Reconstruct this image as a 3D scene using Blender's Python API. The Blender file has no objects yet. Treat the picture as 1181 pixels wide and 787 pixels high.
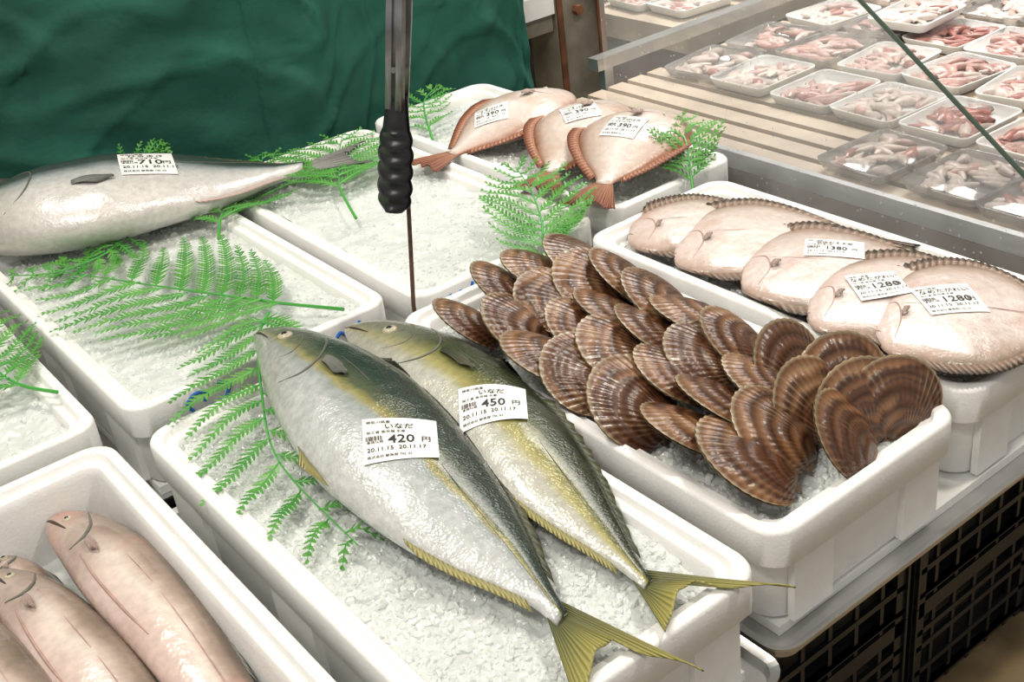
import bpy, math, random
import numpy as np
from mathutils import Vector, Matrix, noise
from mathutils.bvhtree import BVHTree
random.seed(7)
rng=np.random.default_rng(7)
scene=bpy.context.scene
COL=bpy.context.collection
RIM=.46; BASE=.34

# ---------------------------------------------------------------- helpers
def mesh_obj(name,verts,faces,mats=None,smooth=False,parent=None,midx=None,attr=None):
    me=bpy.data.meshes.new(name)
    me.from_pydata([tuple(v) for v in verts],[],faces)
    for m in (mats or []): me.materials.append(m)
    if midx is not None: me.polygons.foreach_set('material_index',midx)
    if smooth: me.polygons.foreach_set('use_smooth',[True]*len(me.polygons))
    if attr is not None:
        a=me.attributes.new('loc','FLOAT_VECTOR','POINT')
        a.data.foreach_set('vector',np.array(attr,dtype=float).ravel())
    me.update()
    o=bpy.data.objects.new(name,me); COL.objects.link(o)
    if parent: o.parent=parent
    return o

class MB:
    """mesh builder accumulating parts in one mesh"""
    def __init__(s): s.v=[];s.f=[];s.m=[];s.a=[]
    def add(s,v,f,mi=0,a=None):
        n=len(s.v); s.v+= [tuple(p) for p in v]; s.f+=[tuple(i+n for i in q) for q in f]; s.m+=[mi]*len(f)
        s.a+= (list(a) if a is not None else [(0,0,0)]*len(v))
    def box(s,x0,x1,y0,y1,z0,z1,mi=0):
        s.add([(x0,y0,z0),(x1,y0,z0),(x1,y1,z0),(x0,y1,z0),(x0,y0,z1),(x1,y0,z1),(x1,y1,z1),(x0,y1,z1)],
              [(0,3,2,1),(4,5,6,7),(0,1,5,4),(1,2,6,5),(2,3,7,6),(3,0,4,7)],mi)
    def tube(s,pts,r,n=8,mi=0):
        pts=[Vector(p) for p in pts]; rs=r if isinstance(r,(list,tuple)) else [r]*len(pts)
        vs=[];fs=[]
        for i,p in enumerate(pts):
            d=(pts[min(i+1,len(pts)-1)]-pts[max(i-1,0)]).normalized()
            up=Vector((0,0,1)) if abs(d.z)<.9 else Vector((1,0,0))
            a=d.cross(up).normalized(); b=d.cross(a)
            for k in range(n):
                t=2*math.pi*k/n
                vs.append(p+(a*math.cos(t)+b*math.sin(t))*rs[i])
        for i in range(len(pts)-1):
            for k in range(n):
                fs.append((i*n+k,i*n+(k+1)%n,(i+1)*n+(k+1)%n,(i+1)*n+k))
        fs.append(tuple(range(n))[::-1]); fs.append(tuple(range((len(pts)-1)*n,len(pts)*n)))
        s.add(vs,fs,mi)
    def obj(s,name,mats,smooth=False,parent=None,attr=False):
        return mesh_obj(name,s.v,s.f,mats,smooth,parent,s.m,s.a if attr else None)

def newmat(name):
    m=bpy.data.materials.new(name); m.use_nodes=True
    return m,m.node_tree,m.node_tree.nodes['Principled BSDF']
def setp(b,**k):
    for a,v in k.items():
        a={'col':'Base Color','rough':'Roughness','metal':'Metallic','alpha':'Alpha','trans':'Transmission Weight','sss':'Subsurface Weight','spec':'Specular IOR Level','coat':'Coat Weight','coatr':'Coat Roughness','ior':'IOR'}[a]
        if a=='Base Color': v=(*v,1)
        b.inputs[a].default_value=v
    if 'sss' in k:
        b.inputs['Subsurface Radius'].default_value=(1,.85,.8); b.inputs['Subsurface Scale'].default_value=.012
def simple(name,col,rough=.5,nscale=0,namt=.3,bump=0,bscale=200,**k):
    m,t,b=newmat(name); setp(b,col=col,rough=rough,**k)
    tc=t.nodes.new('ShaderNodeTexCoord')
    if nscale:
        n=t.nodes.new('ShaderNodeTexNoise'); n.inputs['Scale'].default_value=nscale; n.inputs['Detail'].default_value=5
        r=t.nodes.new('ShaderNodeValToRGB')
        r.color_ramp.elements[0].position=.3; r.color_ramp.elements[1].position=.7
        r.color_ramp.elements[0].color=(*[c*(1-namt) for c in col],1); r.color_ramp.elements[1].color=(*[min(1,c*(1+namt*.4)) for c in col],1)
        t.links.new(tc.outputs['Object'],n.inputs['Vector']); t.links.new(n.outputs[0],r.inputs[0]); t.links.new(r.outputs[0],b.inputs['Base Color'])
    if bump:
        n2=t.nodes.new('ShaderNodeTexNoise'); n2.inputs['Scale'].default_value=bscale; n2.inputs['Detail'].default_value=3
        bp=t.nodes.new('ShaderNodeBump'); bp.inputs['Strength'].default_value=bump; bp.inputs['Distance'].default_value=.002
        t.links.new(tc.outputs['Object'],n2.inputs['Vector']); t.links.new(n2.outputs[0],bp.inputs['Height']); t.links.new(bp.outputs[0],b.inputs['Normal'])
    return m
def ramp(t,stops):
    r=t.nodes.new('ShaderNodeValToRGB'); cr=r.color_ramp
    while len(cr.elements)<len(stops): cr.elements.new(.5)
    for e,(p,c) in zip(cr.elements,stops): e.position=p; e.color=(*c,1)
    return r

M_foam=simple('styrofoam',(.84,.84,.82),.55,nscale=30,namt=.06,bump=.25,bscale=350)
M_ice=simple('crushed_ice',(.87,.90,.88),.16,nscale=40,namt=.10,bump=.35,bscale=260,spec=.6)
t=M_ice.node_tree; tl=t.nodes.new('ShaderNodeBsdfTranslucent'); tl.inputs[0].default_value=(.92,.97,.95,1)
mx=t.nodes.new('ShaderNodeMixShader'); mx.inputs[0].default_value=.30
t.links.new(t.nodes['Principled BSDF'].outputs[0],mx.inputs[1]); t.links.new(tl.outputs[0],mx.inputs[2]); t.links.new(mx.outputs[0],t.nodes['Material Output'].inputs[0])
M_label=simple('label_paper',(.84,.84,.82),.4,nscale=20,namt=.02)
M_ink=simple('label_ink',(.02,.02,.02),.6)
M_blue=simple('blue_marker',(.02,.16,.6),.6)
M_eyeb=simple('eye_pupil',(.01,.01,.012),.08)
M_eyeg=simple('eye_iris',(.46,.42,.30),.25,nscale=300,namt=.3)
M_steel=simple('steel_sheet',(.62,.62,.62),.3,nscale=12,namt=.2,metal=.9)
M_blk=simple('black_plastic',(.012,.012,.014),.35,nscale=10,namt=.3)
M_rust=simple('rusty_rod',(.16,.09,.06),.6,nscale=80,namt=.6,metal=.4)
M_dark=simple('mouth_dark',(.05,.03,.03),.5)

def fish_mat(name,stops,headcol,headamt=.5,rough=.3,metal=.15,nscale=18,namp=.16,coat=.4,spots=None,scale_b=.25,gl=.5):
    m,t,b=newmat(name); setp(b,rough=rough,metal=metal,coat=coat,coatr=.08,sss=.05)
    at=t.nodes.new('ShaderNodeAttribute'); at.attribute_name='loc'
    sp=t.nodes.new('ShaderNodeSeparateXYZ'); t.links.new(at.outputs['Vector'],sp.inputs[0])
    tc=t.nodes.new('ShaderNodeTexCoord')
    n=t.nodes.new('ShaderNodeTexNoise'); n.inputs['Scale'].default_value=nscale; n.inputs['Detail'].default_value=6
    t.links.new(tc.outputs['Object'],n.inputs['Vector'])
    a=t.nodes.new('ShaderNodeMath'); a.operation='MULTIPLY_ADD'; a.inputs[1].default_value=namp; t.links.new(n.outputs[0],a.inputs[0])
    s2=t.nodes.new('ShaderNodeMath'); s2.operation='SUBTRACT'; s2.inputs[1].default_value=namp*.5
    t.links.new(sp.outputs[1],s2.inputs[0]); t.links.new(s2.outputs[0],a.inputs[2])
    r=ramp(t,stops); t.links.new(a.outputs[0],r.inputs[0])
    hr=ramp(t,[(0,(headamt,)*3),(.20,(headamt*.7,)*3),(.30,(0,0,0))]); t.links.new(sp.outputs[0],hr.inputs[0])
    mx=t.nodes.new('ShaderNodeMix'); mx.data_type='RGBA'; t.links.new(hr.outputs[0],mx.inputs[0])
    t.links.new(r.outputs[0],mx.inputs[6]); mx.inputs[7].default_value=(*headcol,1)
    out=mx.outputs[2]
    n5=t.nodes.new('ShaderNodeTexNoise'); n5.inputs['Scale'].default_value=110; n5.inputs['Detail'].default_value=4; t.links.new(tc.outputs['Object'],n5.inputs['Vector'])
    r5=ramp(t,[(.3,(.68,.68,.68)),(.7,(1.0,1.0,1.0))]); t.links.new(n5.outputs[0],r5.inputs[0])
    m5=t.nodes.new('ShaderNodeMix'); m5.data_type='RGBA'; m5.blend_type='MULTIPLY'; m5.inputs[0].default_value=gl; t.links.new(out,m5.inputs[6]); t.links.new(r5.outputs[0],m5.inputs[7]); out=m5.outputs[2]
    if spots:
        n3=t.nodes.new('ShaderNodeTexNoise'); n3.inputs['Scale'].default_value=spots[1]; n3.inputs['Detail'].default_value=5
        t.links.new(tc.outputs['Object'],n3.inputs['Vector'])
        r3=ramp(t,[(spots[2],(0,0,0)),(spots[2]+.12,(spots[3],)*3)]); t.links.new(n3.outputs[0],r3.inputs[0])
        m3=t.nodes.new('ShaderNodeMix'); m3.data_type='RGBA'; t.links.new(r3.outputs[0],m3.inputs[0])
        t.links.new(out,m3.inputs[6]); m3.inputs[7].default_value=(*spots[0],1); out=m3.outputs[2]
    t.links.new(out,b.inputs['Base Color'])
    v=t.nodes.new('ShaderNodeTexVoronoi'); v.inputs['Scale'].default_value=320
    bp=t.nodes.new('ShaderNodeBump'); bp.inputs['Strength'].default_value=scale_b; bp.inputs['Distance'].default_value=.001
    t.links.new(tc.outputs['Object'],v.inputs['Vector']); t.links.new(v.outputs['Distance'],bp.inputs['Height'])
    n4=t.nodes.new('ShaderNodeTexNoise'); n4.inputs['Scale'].default_value=30; n4.inputs['Detail'].default_value=4
    bp2=t.nodes.new('ShaderNodeBump'); bp2.inputs['Strength'].default_value=.5; bp2.inputs['Distance'].default_value=.007
    t.links.new(tc.outputs['Object'],n4.inputs['Vector']); t.links.new(n4.outputs[0],bp2.inputs['Height']); t.links.new(bp.outputs[0],bp2.inputs['Normal'])
    t.links.new(bp2.outputs[0],b.inputs['Normal'])
    return m
M_inada=fish_mat('yellowtail_skin',[(0,(.66,.67,.65)),(.34,(.54,.56,.56)),(.45,(.38,.42,.41)),(.51,(.38,.34,.13)),(.57,(.12,.14,.08)),(.70,(.038,.058,.045)),(1,(.018,.028,.02))],(.26,.27,.19),.5,gl=.8,rough=.26,scale_b=.4)
M_inada2=fish_mat('yellowtail_skin_olive',[(0,(.66,.66,.60)),(.28,(.54,.54,.46)),(.40,(.44,.40,.16)),(.54,(.20,.20,.07)),(.66,(.060,.07,.030)),(1,(.022,.030,.018))],(.36,.35,.28),.6,gl=.8,rough=.26,scale_b=.4)
M_kanpachi=fish_mat('silver_fish_skin',[(0,(.74,.70,.67)),(.30,(.66,.65,.63)),(.42,(.48,.50,.50)),(.49,(.22,.26,.27)),(.56,(.065,.085,.08)),(1,(.02,.03,.02))],(.13,.14,.065),.40,gl=.6,namp=.07,rough=.28,coat=.25)
M_darkfish=fish_mat('dark_fish_skin',[(0,(.3,.25,.2)),(.5,(.12,.09,.07)),(1,(.05,.04,.03))],(.1,.08,.05),.5)
M_pale=fish_mat('pale_fish_skin',[(0,(.38,.16,.10)),(.08,(.56,.42,.35)),(.5,(.74,.68,.64)),(.86,(.54,.42,.35)),(1,(.27,.10,.05))],(.60,.50,.44),.5,spots=((.44,.28,.19),14,.55,.45),rough=.30,metal=0)
M_flat=fish_mat('flounder_skin',[(0,(.16,.12,.08)),(.08,(.42,.32,.26)),(.20,(.62,.53,.48)),(.5,(.72,.63,.59)),(.82,(.62,.52,.47)),(.94,(.38,.28,.22)),(1,(.14,.10,.07))],(.60,.44,.39),.45,spots=((.46,.28,.22),19,.54,.45),rough=.30,metal=0)
M_pink=fish_mat('pink_fish_flesh',[(0,(.60,.44,.39)),(.3,(.70,.57,.51)),(.48,(.78,.68,.61)),(.62,(.60,.48,.42)),(.76,(.34,.26,.21)),(1,(.16,.12,.09))],(.26,.19,.15),.75,spots=((.60,.26,.20),11,.58,.4),rough=.20,metal=.05,nscale=14,namp=.45,scale_b=.1)

def fin_mat(name,c1,c2,alpha=1):
    m,t,b=newmat(name); setp(b,rough=.4,alpha=alpha)
    at=t.nodes.new('ShaderNodeAttribute'); at.attribute_name='loc'
    sp=t.nodes.new('ShaderNodeSeparateXYZ'); t.links.new(at.outputs['Vector'],sp.inputs[0])
    mm=t.nodes.new('ShaderNodeMath'); mm.operation='MULTIPLY'; mm.inputs[1].default_value=150; t.links.new(sp.outputs[0],mm.inputs[0])
    sn=t.nodes.new('ShaderNodeMath'); sn.operation='SINE'; t.links.new(mm.outputs[0],sn.inputs[0])
    r=ramp(t,[(0,c1),(1,c2)])
    ad=t.nodes.new('ShaderNodeMath'); ad.operation='MULTIPLY_ADD'; ad.inputs[1].default_value=.25; t.links.new(sn.outputs[0],ad.inputs[0]); t.links.new(sp.outputs[1],ad.inputs[2])
    t.links.new(ad.outputs[0],r.inputs[0]); t.links.new(r.outputs[0],b.inputs['Base Color'])
    bp=t.nodes.new('ShaderNodeBump'); bp.inputs['Strength'].default_value=.6; bp.inputs['Distance'].default_value=.001
    t.links.new(sn.outputs[0],bp.inputs['Height']); t.links.new(bp.outputs[0],b.inputs['Normal'])
    return m
F_yel=fin_mat('yellow_tail_fin',(.09,.10,.045),(.32,.29,.075))
F_dark=fin_mat('dark_fin',(.04,.05,.035),(.11,.11,.06))
F_yel2=fin_mat('yellow_fin',(.28,.26,.12),(.40,.35,.12))
F_red=fin_mat('red_fin',(.38,.18,.10),(.18,.055,.03))
F_brn=fin_mat('brown_fringe_fin',(.32,.22,.16),(.040,.026,.018))
F_gry=fin_mat('grey_fin',(.28,.28,.26),(.12,.12,.11))
F_pale=fin_mat('pale_fin',(.60,.48,.44),(.45,.32,.28))

# ---------------------------------------------------------------- fish
def cr(P,t):
    n=len(P)-1; t=max(0,min(n-1e-6,t)); i=int(t); f=t-i
    p0=P[max(i-1,0)];p1=P[i];p2=P[i+1];p3=P[min(i+2,n)]
    return .5*((2*p1)+(p2-p0)*f+(2*p0-5*p1+4*p2-p3)*f*f+(3*p1-p0-3*p2+p3)*f**3)
TU=[0,.008,.025,.06,.12,.2,.32,.48,.64,.8,.92,1]
TH=[0.02,.20,.36,.52,.70,.86,1,.97,.76,.42,.22,.15]
class Fish:
    def __init__(s,name,nose,pairs,zb,ratio,mat,NU=80,NT=32,tilt=(0,0),minh=.004,hmax=9,flatb=.9):
        s.D=[Vector(nose)]+[Vector(p[0]) for p in pairs]; s.B=[Vector(nose)]+[Vector(p[1]) for p in pairs]
        s.n=len(s.D)-1; s.zb=zb; s.flatb=flatb; s.tilt=tilt; s.Hm=1
        cs=[(cr(s.D,s.n*i/200)+cr(s.B,s.n*i/200))/2 for i in range(201)]
        L=[0]
        for i in range(200): L.append(L[-1]+(cs[i+1]-cs[i]).length)
        s.L=L[-1]; s.cum=[l/L[-1] for l in L]; s.length=L[-1]
        mw=0
        for i in range(1,20):
            c,h,ax,_=s.frame(i/20); mw=max(mw,abs(h.x*ax.y-h.y*ax.x))
        s.Hm=min(hmax,mw*ratio)
        vs=[];at=[];fs=[]
        for i in range(NU+1):
            u=(i/NU)**1.6
            for k in range(NT):
                th=2*math.pi*k/NT; v=math.cos(th)
                vs.append(s.pt(u,v,math.sin(th))); at.append((u,v*.5+.5,math.sin(th)))
        for i in range(NU):
            for k in range(NT):
                fs.append((i*NT+k,(i+1)*NT+k,(i+1)*NT+(k+1)%NT,i*NT+(k+1)%NT))
        fs.append(tuple(range(NT))); fs.append(tuple(range(NU*NT,NU*NT+NT))[::-1])
        s.o=mesh_obj(name,vs,fs,[mat],True,attr=at)
        s.bvh=BVHTree.FromPolygons([tuple(v) for v in vs],fs)
    def tt(s,u): return float(np.interp(u,s.cum,np.linspace(0,s.n,201)))
    def frame(s,u):
        t=s.tt(u); d=cr(s.D,t); b=cr(s.B,t)
        t2=s.tt(min(1,u+.02)); t1=s.tt(max(0,u-.02))
        ax=((cr(s.D,t2)+cr(s.B,t2))-(cr(s.D,t1)+cr(s.B,t1)))
        ax=ax.normalized() if ax.length>1e-9 else Vector((0,-1))
        h=(d-b)/2; hh=s.Hm*float(np.interp(u,TU,TH))
        return (d+b)/2,h,ax,hh
    def pt(s,u,v,sn):
        c,h,ax,hh=s.frame(u)
        k=.62 if u<.4 else .3
        zc=s.zb+hh*s.flatb+k*(s.Hm-hh)*s.flatb
        z=zc+hh*sn+s.tilt[0]*u+s.tilt[1]*v
        return Vector((c.x+h.x*v,c.y+h.y*v,z))
    def top(s,u,v,off=0):
        p=s.pt(u,v,math.sqrt(max(0,1-v*v))); p.z+=off; return p
    def fan(s,name,root,edge,mat,nr=8,ruf=.003,parent=None,lift=0):
        root=[Vector(p) for p in root]; edge=[Vector(p) for p in edge]; ns=28
        vs=[];at=[];fs=[]
        for i in range(ns+1):
            q=i/ns
            a=cr(root,q*(len(root)-1)); e=cr(edge,q*(len(edge)-1))
            for j in range(nr+1):
                f=j/nr; p=a.lerp(e,f); p=p.copy()
                p.z+=ruf*f*math.sin(q*21)+lift*math.sin(f*math.pi)
                vs.append(p); at.append((q,f,0))
        for i in range(ns):
            for j in range(nr):
                fs.append((i*(nr+1)+j,(i+1)*(nr+1)+j,(i+1)*(nr+1)+j+1,i*(nr+1)+j+1))
        o=mesh_obj(name,vs,fs,[mat],True,parent=s.o,attr=at)
        md=o.modifiers.new('s','SOLIDIFY'); md.thickness=.0012
        return o
    def tail(s,tip1,notch,tip2,mat,z,zt=None):
        zt=z if zt is None else zt
        a=s.pt(1,1,0);b=s.pt(1,-1,0)
        t1=Vector((*tip1,zt));t2=Vector((*tip2,zt));nn=Vector((*notch,zt+.002))
        a2=s.pt(.975,.9,0); b2=s.pt(.975,-.9,0)
        e1=[t1,t1.lerp(nn,.35),t1.lerp(nn,.75),nn,nn.lerp(t2,.25),nn.lerp(t2,.65),t2]
        m=(a+b)/2
        for i in (1,2,4,5): e1[i]=e1[i].lerp(m,(.12 if i in(2,4) else .07))
        r=[a2,a,a.lerp(b,.33),a.lerp(b,.5),a.lerp(b,.66),b,b2]
        s.fan('tail_fin',r,e1,mat,nr=10)
    def ridge(s,name,u0,u1,side,h,mat,back=.02,spiky=0,n=24):
        vs=[];at=[];fs=[]
        for i in range(n+1):
            q=i/n; u=u0+(u1-u0)*q
            c,hv,ax,hh=s.frame(u); p=s.pt(u,side*.97,.25)
            out=Vector((-ax.y,ax.x)); 
            if out.dot(hv*side)<0: out=-out
            H=h*(1-.75*q)*min(1,q*8+.1)*(1+(spiky*(1 if i%2 else -1)))
            p2=Vector((p.x+out.x*H+ax.x*back*min(1,q*4+.2),p.y+out.y*H+ax.y*back*min(1,q*4+.2),p.z-.004+H*.2))
            vs+=[p,p2]; at+=[(q,0,0),(q,1,0)]
        for i in range(n): fs.append((2*i,2*i+2,2*i+3,2*i+1))
        o=mesh_obj(name,vs,fs,[mat],True,parent=s.o,attr=at)
        md=o.modifiers.new('s','SOLIDIFY'); md.thickness=.001
        return o
    def eye(s,u,v,r):
        p=s.top(u,v); n=s.normal(u,v); mb=MB(); q=n.to_track_quat('Z','Y')
        for rad,hgt,mi in ((r,.40*r,0),(r*.60,.52*r,1)):
            vs=[];fs=[]
            for i in range(7):
                a=i/6*math.pi/2
                for k in range(20):
                    t=2*math.pi*k/20
                    vs.append(p+q@Vector((rad*math.cos(a)*math.cos(t),rad*math.cos(a)*math.sin(t),hgt*math.sin(a)-.0004)))
            for i in range(6):
                for k in range(20): fs.append((i*20+k,i*20+(k+1)%20,(i+1)*20+(k+1)%20,(i+1)*20+k))
            mb.add(vs,fs,mi)
        mb.obj('eye',[M_eyeg,M_eyeb],True,s.o)
    def normal(s,u,v):
        a=s.top(u+.015,v)-s.top(u-.015,v); b=s.top(u,v+.05)-s.top(u,v-.05)
        n=a.cross(b).normalized(); return n if n.z>0 else -n
    def line(s,name,uv,r,mat):
        pts=[s.top(u,v,r*.1) for u,v in uv]
        fine=[cr(pts,i/30*(len(pts)-1)) for i in range(31)]
        mb=MB(); mb.tube(fine,[r*(.25+.75*math.sin(math.pi*(i+.5)/31)) for i in range(31)],6); return mb.obj(name,[mat],True,s.o)
    def pectoral(s,u,v,du,dv,w,mat):
        root=[s.top(u,v+w*.5,.002),s.top(u,v,.002),s.top(u,v-w*.5,.002)]
        e=[s.top(u+du*.65,v+dv+w*.8,.004),s.top(u+du,v+dv,.006),s.top(u+du*.55,v+dv-w*1.0,.004)]
        s.fan('pectoral_fin',root,e,mat,nr=6,ruf=.0008,lift=.003)

def P(*a):  # pairs in mm
    return [((a[i]/1000,a[i+1]/1000),(a[i+2]/1000,a[i+3]/1000)) for i in range(0,len(a),4)]

M_gill=simple('gill_line',(.12,.12,.10),.4)
M_fold=simple('skin_fold',(.46,.30,.26),.4,nscale=60,namt=.3)
# ---- labels
def label(fish_list,cx,cy,ang,w,h,price,name,parent):
    ca,sa=math.cos(ang),math.sin(ang)
    def drop(lx,ly,off):
        x=cx+lx*ca-ly*sa; y=cy+lx*sa+ly*ca; best=None
        for f in fish_list:
            r=f.bvh.ray_cast(Vector((x,y,1)),Vector((0,0,-1)))
            if r[0] and (best is None or r[0].z>best): best=r[0].z
        return x,y,best
    nx,ny=14,10
    vs=[];fs=[]
    pts=[];zz=[]
    for i in range(9):
        for j in range(9):
            lx=(i/8-.5)*w; ly=(j/8-.5)*h; z=drop(lx,ly,0)[2]
            if z is not None: pts.append((1,lx,ly,lx*lx,lx*ly,ly*ly)); zz.append(z)
    co=np.linalg.lstsq(np.array(pts),np.array(zz),rcond=None)[0]
    res=np.array(zz)-np.array(pts)@co; lift=max(0,res.max())+.0012
    def H(lx,ly): return float(np.dot(co,(1,lx,ly,lx*lx,lx*ly,ly*ly)))+lift
    def W(lx,ly,off=0): return Vector((cx+lx*ca-ly*sa,cy+lx*sa+ly*ca,H(lx,ly)+off))
    for i in range(nx+1):
        for j in range(ny+1): vs.append(W((i/nx-.5)*w,(j/ny-.5)*h))
    for i in range(nx):
        for j in range(ny): fs.append((i*(ny+1)+j,(i+1)*(ny+1)+j,(i+1)*(ny+1)+j+1,i*(ny+1)+j+1))
    lab=mesh_obj('price_label',vs,fs,[M_label],True,parent=parent)
    mb=MB()
    def text(s,lx,ly,size):
        c=bpy.data.curves.new('t','FONT'); c.body=s; c.size=size; c.resolution_u=2; c.offset=size*.012
        o=bpy.data.objects.new('t',c); COL.objects.link(o); bpy.context.view_layer.update()
        me=o.to_mesh(); v=[W(lx+p.co.x,ly+p.co.y,.0007) for p in me.vertices]; f=[tuple(p.vertices) for p in me.polygons]
        o.to_mesh_clear(); bpy.data.objects.remove(o); bpy.data.curves.remove(c)
        mb.add(v,f)
    def bar(x0,x1,y0,y1):
        mb.add([W(x0,y0,.0007),W(x1,y0,.0007),W(x1,y1,.0007),W(x0,y1,.0007)],[(0,1,2,3)])
    text(name,-w*.02-len(name)*h*.07,h*.22,h*.15)
    text('神奈川県産',-w*.45,h*.36,h*.075)
    text('加工者 魚市場 水産',-w*.45,h*.12,h*.07)
    text(price,-w*.16,-h*.13,h*.27); text('円',w*.28,-h*.11,h*.15)
    text('本体価格',-w*.45,-h*.10,h*.065)
    text('20.11.15  20.11.17',-w*.45,-h*.28,h*.12)
    text('株式会社 鮮魚部 TEL 03',-w*.45,-h*.42,h*.065)
    x=-w*.46; rr=random.Random(3)
    while x<-w*.24:
        bw=w*rr.choice([.006,.012,.018]); bar(x,x+bw,-h*.04,h*.06); x+=bw+w*rr.choice([.008,.014])
    mb.obj('label_print',[M_ink],parent=lab)
    return lab

# front yellowtail
A=Fish('yellowtail_fish',(.472,1.240),P(490,1230,455,1195, 512,1196,425,1120, 529,1132,397,1024, 540,1062,377,925, 542,980,376,845, 528,881,383,774, 504,785,397,720, 480,716,414,675, 455,657,424,642, 441,615,424,609),.448,.45,M_inada)
Bf=Fish('yellowtail_fish',(.566,1.184),P(586,1174,550,1144, 611,1146,535,1090, 630,1090,528,1024, 640,1019,526,955, 636,933,519,873, 620,847,501,783, 593,762,501,722, 559,687,507,668, 533,630,510,628, 522,598,508,594),.448,.45,M_inada2)
A.tail((.470,.486),(.437,.560),(.372,.520),F_yel,.468)
Bf.tail((.590,.498),(.530,.563),(.476,.535),F_yel,.468)
for f in (A,Bf):
    f.ridge('dorsal_fin',.54,.93,1,.010,F_dark,spiky=.2,back=.012)
    f.ridge('first_dorsal_fin',.40,.48,1,.009,F_dark,spiky=.3,back=.012)
    f.ridge('anal_fin',.66,.93,-1,.005,F_yel2,spiky=.1,back=.012)
    f.eye(.150,.22,.0092)
    f.line('gill_cover_edge',[(.235,.85),(.285,.50),(.30,.10),(.275,-.30),(.215,-.70)],.0017,M_gill)
    f.line('cheek_line',[(.175,.65),(.215,.3),(.21,-.1),(.165,-.45)],.0008,M_gill)
    f.line('mouth',[(.008,.0),(.045,-.10),(.095,-.12)],.0015,M_dark)
    f.line('lateral_line',[(.30,.45),(.42,.36),(.55,.2),(.7,.1),(.98,.0)],.0006,M_gill)
A.ridge('pelvic_fin',.34,.41,-1,.014,F_yel2,back=.03,n=8)
A.pectoral(.315,.16,.085,.0,.13,F_gry)
Bf.pectoral(.315,.14,.11,.02,.14,F_dark)
# back silver fish
C=Fish('silver_amberjack_fish',(.258,1.890),P(285,1904,272,1860, 335,1920,308,1812, 415,1930,360,1732, 525,1912,440,1678, 625,1868,540,1658, 705,1797,634,1656, 765,1738,725,1680, 812,1712,795,1690),.450,.46,M_kanpachi)
C.tail((.925,1.70),(.870,1.675),(.880,1.605),F_gry,.478)
C.ridge('dorsal_fin',.5,.92,1,.016,F_dark,spiky=.1)
C.ridge('anal_fin',.70,.92,-1,.004,F_pale)
C.eye(.125,.02,.011); C.line('gill_cover_edge',[(.235,.7),(.29,.35),(.30,0),(.275,-.4),(.215,-.75)],.0018,M_gill)
C.line('mouth',[(.006,-.12),(.04,-.25),(.09,-.30)],.0014,M_dark)
C.line('lateral_line',[(.30,.05),(.4,.0),(.6,-.05),(.98,.0)],.0007,M_gill)
C.pectoral(.40,-.42,.11,-.05,.08,F_gry)
# dark fish in the rear box
DK=Fish('dark_fish',(.20,2.03),P(250,2060,240,1990, 330,2075,320,1985, 420,2065,410,1995, 480,2045,478,2020),.462,.8,M_darkfish,NU=40)
DK.tail((.535,2.07),(.51,2.035),(.53,1.99),F_dark,.48)

def oval_fish(name,nose,tb,hw,zb,ratio,mat,prof,tilt=(0,0),**k):
    n=Vector(nose); t=Vector(tb); ax=(t-n).normalized(); pr=Vector((-ax.y,ax.x))
    if pr.y<0: pr=-pr
    pairs=[]
    for q,w in prof:
        c=n.lerp(t,q); pairs.append((tuple(c+pr*hw*w),tuple(c-pr*hw*w)))
    f=Fish(name,nose,pairs,zb,ratio,mat,NU=48,NT=28,tilt=tilt,**k); f.ax=ax; f.pr=pr; f.tb=t; return f
prof=[(.04,.35),(.14,.66),(.3,.93),(.45,1),(.6,.88),(.75,.62),(.88,.32),(.95,.18),(1,.15)]
Ds=[]
for nm,nose,tb,fc,hw,zb in (('pale_red_finned_fish',(1.285,1.600),(1.00,1.56),(.925,1.55),.080,.452),
                     ('pale_red_finned_fish',(1.270,1.475),(1.035,1.352),(.970,1.305),.082,.460),
                     ('pale_red_finned_fish',(1.262,1.352),(1.040,1.235),(.965,1.190),.088,.468)):
    f=oval_fish(nm,nose,tb,hw,zb,.34,M_pale,prof); Ds.append(f)
    c=Vector(fc); f.tail(tuple(c+f.pr*.045),tuple(c.lerp(f.tb,.12)),tuple(c-f.pr*.045),F_red,zb+.014,zb+.012)
    f.ridge('dorsal_fin',.30,.92,1,.022,F_red,back=.01); f.ridge('anal_fin',.45,.92,-1,.016,F_red,back=.01)
    f.eye(.13,.35,.005); f.line('gill_cover_edge',[(.24,.6),(.28,.2),(.28,-.1),(.24,-.5)],.0012,M_fold)
    f.pectoral(.30,0,.09,.03,.12,F_pale)
# flounders
Es=[]
data=[('E1',(.973,1.113),P(1006,1139,955,1085, 1054,1146,962,1040, 1110,1125,1000,1010, 1140,1070,1060,1000, 1150,1035,1120,1010),(1.175,1.00),(1.13,.975),.449),
('E2',(.962,1.015),P(1008,1050,948,990, 1085,1075,955,940, 1145,1041,999,896, 1166,967,1085,882, 1163,889,1132,862),(1.180,.80),(1.125,.80),.452),
('E3',(.955,.893),P(1003,930,945,876, 1067,952,944,832, 1124,931,966,775, 1150,865,1023,748, 1158,797,1097,740, 1153,748,1132,732),(1.168,.69),(1.118,.69),.455),
('E4',(.940,.780),P(984,810,926,758, 1048,828,927,731, 1103,809,950,690, 1140,771,989,660, 1150,720,1060,660, 1148,680,1118,662),(1.17,.625),(1.115,.625),.459),
('E5',(.953,.698),P(998,727,932,668, 1068,751,930,637, 1119,743,943,598, 1152,710,975,570, 1156,660,1021,562, 1136,608,1080,566),(1.163,.545),(1.095,.515),.463)]
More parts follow.
